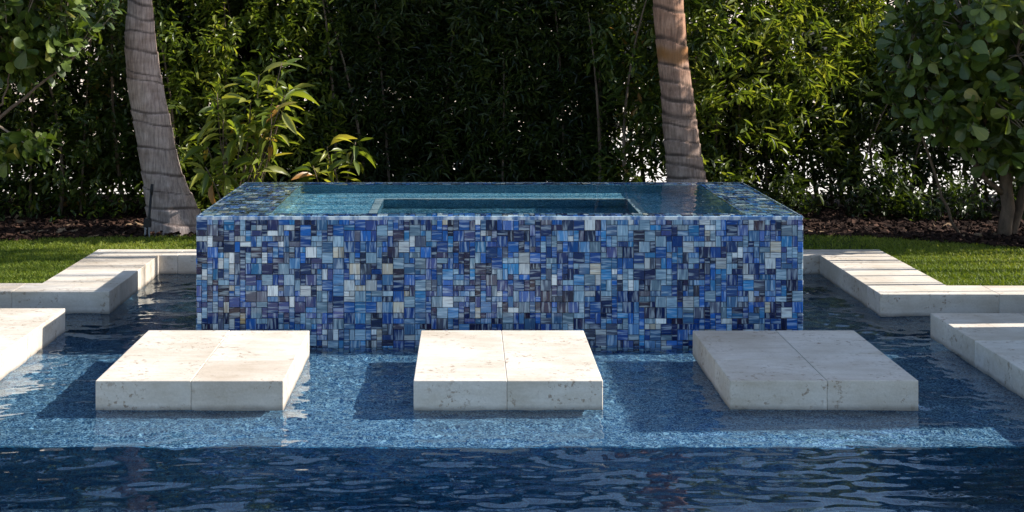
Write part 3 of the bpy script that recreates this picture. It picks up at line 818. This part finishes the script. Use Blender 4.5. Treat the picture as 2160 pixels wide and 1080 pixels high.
def round_tree(label, base, forks, blobs, ntw, seed, nsingle):
    r = np.random.default_rng(seed); root = empty('round_leaved_tree', base); O = np.array(base)
    tag(root, label, 'tree')
    for (pts, r0, r1, nm) in forks:
        p = np.array(pts, float); t = np.linspace(0, 1, len(p)); tt = np.linspace(0, 1, 14)
        q = np.stack([np.interp(tt, t, p[:, i]) for i in range(3)], -1)
        for _ in range(2): q[1:-1] = (q[:-2] + 2 * q[1:-1] + q[2:]) / 4
        q[1:-1] += r.normal(0, .008, (12, 3))
        tube(nm, q - O, np.linspace(r0 * .8, r1, 14), BARKT, root, 9)
    C = []
    for (c, rx, ry, rz, wgt) in blobs:
        n = int(ntw * wgt); d = norm(r.normal(size=(n, 3))); rr = r.random(n)[:, None] ** .42
        C.append(np.array(c) + d * rr * np.array([rx, ry, rz]))
    C = np.concatenate(C); C = C[clump_noise(C, seed, .42) + r.normal(0, .2, len(C)) > -.5]
    cen = np.mean([b[0] for b in blobs], axis=0)
    Dt = norm(C - cen) + np.array([0, 0, .5]) + r.normal(0, .4, C.shape)
    k = 6
    Pq, D, N, Ls, Ws = twigs(C, Dt, .12, k, r, .125, .08, .85, .05, .2)
    N = norm(N + norm(Pq - cen) * .5)
    vis = infr(Pq); score = np.where(vis, Pq[:, 1], 99.); score += r.normal(0, .12, len(score))
    idx = np.argsort(score)[:nsingle]; m = np.ones(len(Pq), bool); m[idx] = False
    for i in idx: leaf_obj(CLU[i % 3], root, O, Pq[i], D[i], N[i], float(Ls[i] / .125))
    tag(leaf_mesh('leaves', Pq[m] - O, D[m], N[m], Ls[m], Ws[m], np.clip(r.beta(2, 2, m.sum()), 0, 1), 'ob', LF_CLU, root), kind='stuff')
    # twigs to a share of the leaf clusters
    tv, tf, n0 = [], [], 0
    ends = np.array([f[0][-1] for f in forks] + [f[0][len(f[0]) // 2] for f in forks])
    for c, d in list(zip(C, norm(Dt)))[::3]:
        e = ends[np.argmin(((ends - c) ** 2).sum(1))]; e = c + (e - c) * min(1, .55 / (np.linalg.norm(e - c) + 1e-6))
        p = curve_pts(e, (e + c) / 2 - d * .05, c + d * .05, 5)
        v, f = tube_arrays(p, np.linspace(.007, .003, 5), 4, False); tv.append(v); tf.append(f[0] + n0); n0 += len(v)
    tag(mesh_np('twigs', np.concatenate(tv) - O, np.concatenate(tf), BARKP, root, smooth=True), kind='stuff')
    return root

b = (4.36, 11.55, GZ)
round_tree('round-leaved tree with bare forked branches over the right lawn', b,
           [([b, (4.40, 11.55, .45), (4.36, 11.5, .85), (4.5, 11.5, 1.5), (4.45, 11.4, 2.6), (4.4, 11.45, 3.9)], .075, .02, 'trunk'),
            ([(4.42, 11.6, GZ), (4.55, 11.6, .5), (4.8, 11.55, 1.0), (5.0, 11.5, 2.0), (4.9, 11.4, 3.4)], .055, .015, 'trunk'),
            ([(4.38, 11.55, .45), (4.1, 11.4, .68), (3.85, 11.3, .95), (3.6, 11.2, 1.35), (3.45, 11.15, 1.7)], .028, .008, 'branch'),
            ([(4.36, 11.55, .6), (4.15, 11.35, .95), (4.05, 11.2, 1.3), (3.9, 11.1, 1.8)], .026, .008, 'branch'),
            ([(4.38, 11.5, .8), (4.4, 11.3, 1.2), (4.3, 11.1, 1.6), (4.35, 11.0, 2.1)], .026, .008, 'branch'),
            ([(4.05, 11.62, .06), (3.9, 11.55, .35), (3.72, 11.5, .75), (3.6, 11.4, 1.15), (3.5, 11.3, 1.5)], .016, .008, 'branch')],
           [((4.35, 11.2, 1.6), 1.05, .6, .9, .56), ((3.75, 11.15, 1.5), .5, .4, .62, .22), ((4.75, 11.3, .95), .75, .45, .45, .16), ((4.6, 11.4, 3.0), 1.0, .8, 1.0, .30), ((4.6, 11.4, 4.2), .85, .75, .75, .20)], 1050, 51, 290)
b = (-4.55, 11.1, GZ)
round_tree('round-leaved tree reaching in from the left edge', b,
           [([b, (-4.5, 11.1, .7), (-4.45, 11.05, 1.5), (-4.4, 11.1, 2.4)], .06, .02, 'trunk'),
            ([(-4.5, 11.1, .55), (-4.05, 10.95, .86), (-3.6, 10.85, 1.08), (-3.3, 10.8, 1.35), (-3.02, 10.8, 1.55)], .028, .007, 'branch'),
            ([(-3.62, 10.86, 1.07), (-3.5, 10.8, 1.3), (-3.45, 10.8, 1.62)], .012, .005, 'branch'),
            ([(-4.47, 11.1, .9), (-4.2, 10.9, 1.4), (-3.9, 10.85, 2.0)], .024, .008, 'branch')],
           [((-3.7, 10.9, 2.0), 1.0, .5, .5, .75), ((-3.5, 10.8, 1.70), .62, .35, .26, .28), ((-3.38, 10.72, .90), .22, .15, .10, .05), ((-4.4, 11.0, 2.9), 1.1, .8, .8, .35)], 760, 52, 290)

def broad_plant(label, base, tips, seed):
    r = np.random.default_rng(seed); root = empty('broad_leaved_plant', base); O = np.array(base); tag(root, label, 'plant')
    for tp in tips:
        p = curve_pts(base + r.normal(0, .06, 3) * [1, 1, 0], ((base[0] + tp[0]) / 2 + r.normal(0, .05), (base[1] + tp[1]) / 2, tp[2] * .6), tp, 9)
        tube('stem', p - O, np.linspace(.008, .004, 9), BARK, root, 6)
        n = r.integers(11, 16)
        for i in range(n):
            a = i * 2.4 + r.uniform(-.3, .3); u = i / n
            d = np.array([np.cos(a), np.sin(a), .3 - .9 * u + r.normal(0, .4)])
            q = np.array(tp) - (np.array(tp) - p[-3]) * u * .9
            q = q + norm(d) * .04
            leaf_obj(BRD[int(r.integers(3))], root, O, q, d, (r.normal(0, .45), r.normal(0, .45), 1), float(r.uniform(.5, 1.1)))
    return root
tips = []
rt = np.random.default_rng(60)
for (c, rw) in ((480, 235), (440, 300), (520, 195), (565, 235), (540, 155), (595, 205), (505, 280), (555, 290), (490, 330), (540, 345), (460, 190), (590, 130), (615, 175), (515, 240), (430, 350), (580, 260)):
    tips.append(px(c + rt.normal(0, 8), rw + rt.normal(0, 8), 11.45 + rt.uniform(-.12, .16)))
broad_plant('sunlit broad-leaved plant with drooping yellow-green leaves left of the spa', (-1.9, 11.6, GZ), tips, 61)
tips = [px(c, rw, 12.15 + .1 * i) for i, (c, rw) in enumerate(((660, 350), (705, 355), (750, 300), (690, 310)))]
broad_plant('small shaded broad-leaved plant behind the spa back edge', (-1.1, 12.2, GZ), tips, 62)

# ------------------------------------------------------------------ garden light riser beside the left palm
gx = px(312, 500, 11.55)[0]
g = empty('garden_light', (gx, 11.55, GZ)); tag(g, 'slim black garden light post beside the left palm trunk', 'garden light')
tube('post', [(0, 0, .03), (.01, 0, .2), (.025, .02, .42)], [.011, .011, .010], BLACK, g, 10)
tube('lamp_head', [(.024, .018, .38), (.026, .02, .42), (.03, .024, .47)], [.011, .014, .012], BLACK, g, 12)
cbox('junction_box', (-.03, -.03, .12), (.025, .03, .19), .006, BLACK, g)
for s in (-1, 1): cbox('stake', (s * .016 - .007, -.03, .0), (s * .016 + .007, -.016, .125), .002, GREYP, g)

# ------------------------------------------------------------------ things beyond the frame that shade it
pil = empty('garden_wall', (4.62, 7.35, .13)); tag(pil, 'white stucco garden wall panel standing on the right deck', 'wall')
TOPZ = (4.5 - .75 - .10) * math.tan(rad(SUN_EL))
cbox('panel', (-.12, -.67, 0), (.12, .68, TOPZ - .13 - .06), .01, WHITEST, pil)
cbox('cap', (-.125, -.675, TOPZ - .189), (.125, .685, TOPZ - .13), .008, LIME, pil)
pil = empty('garden_wall', (4.62, 8.39, .13)); tag(pil, 'low white stucco garden wall standing beside the taller panel', 'wall')
cbox('panel', (-.12, -.26, 0), (.12, .34, 1.35), .01, WHITEST, pil)
cbox('cap', (-.125, -.265, 1.351), (.125, .345, 1.41), .008, LIME, pil)

cl = empty('slender_palm', (4.9, 9.7, GZ)); tag(cl, 'clump of slender tall cane palms beside the right lawn', 'palm tree')
rc = np.random.default_rng(70)
for Yc, rr in ((9.12, .014), (9.37, .03), (9.44, .014), (9.71, .022), (9.93, .036), (10.0, .016), (10.27, .018), (10.34, .034), (10.52, .014), (10.66, .05), (10.78, .055), (10.93, .055)):
    xc = rc.uniform(4.55, 5.3); hh = rc.uniform(6.2, 6.9)
    p = curve_pts((xc - 4.9, Yc - 9.7, 0), (xc - 4.9 + rc.normal(0, .1), Yc - 9.7 + rc.normal(0, .012), hh * .5), (xc - 4.9 + rc.normal(0, .2), Yc - 9.7 + rc.normal(0, .03), hh), 12)
    tube('cane', p, np.linspace(rr * .75, rr * .6, 12), CANE, cl, 8)
    for f in range(3):
        a = rc.uniform(0, 6.283); dv = np.array([np.cos(a), np.sin(a), 0]); Lf = rc.uniform(.9, 1.3)
        q = curve_pts(p[-1], p[-1] + dv * Lf * .5 + np.array([0, 0, .5]), p[-1] + dv * Lf + np.array([0, 0, .2]), 12)
        T = norm(np.gradient(q, axis=0)); S = norm(np.cross(T, np.array([0, 0, 1.0])))
        PP = np.concatenate([q[1:], q[1:]]); DD = np.concatenate([S[1:] + T[1:] * .6, -S[1:] + T[1:] * .6]) - np.array([0, 0, .3])
        leaf_mesh('frond', PP, DD, np.tile([0, 0, 1.0], (22, 1)), np.full(22, .38), np.full(22, .04), rc.random(22), 'rh', LF_MID, cl)

# ------------------------------------------------------------------ neighbouring house glimpsed through the hedge
hs = empty('neighbour_house', (3.0, 24, .095)); hs.rotation_euler = (0, 0, rad(24))
tag(hs, 'pale peach stucco house glimpsed through gaps in the hedge', 'house')
cbox('wall', (-16, 0, 0), (9, 8, 3.4), .01, STUCCO, hs)
cbox('roof', (-16.5, -.5, 3.402), (9.5, 8.5, 3.7), .02, ROOF, hs)
for wx in (-13, -9, -5, -1, 3, 6.5):
    wd = cbox('window', (wx, -.04, 1.0), (wx + 1.4, .03, 2.3), .01, WHITEST, hs)
    cbox('pane', (wx + .08, -.05, 1.08), (wx + 1.32, -.042, 2.22), .002, GLASSD, wd)
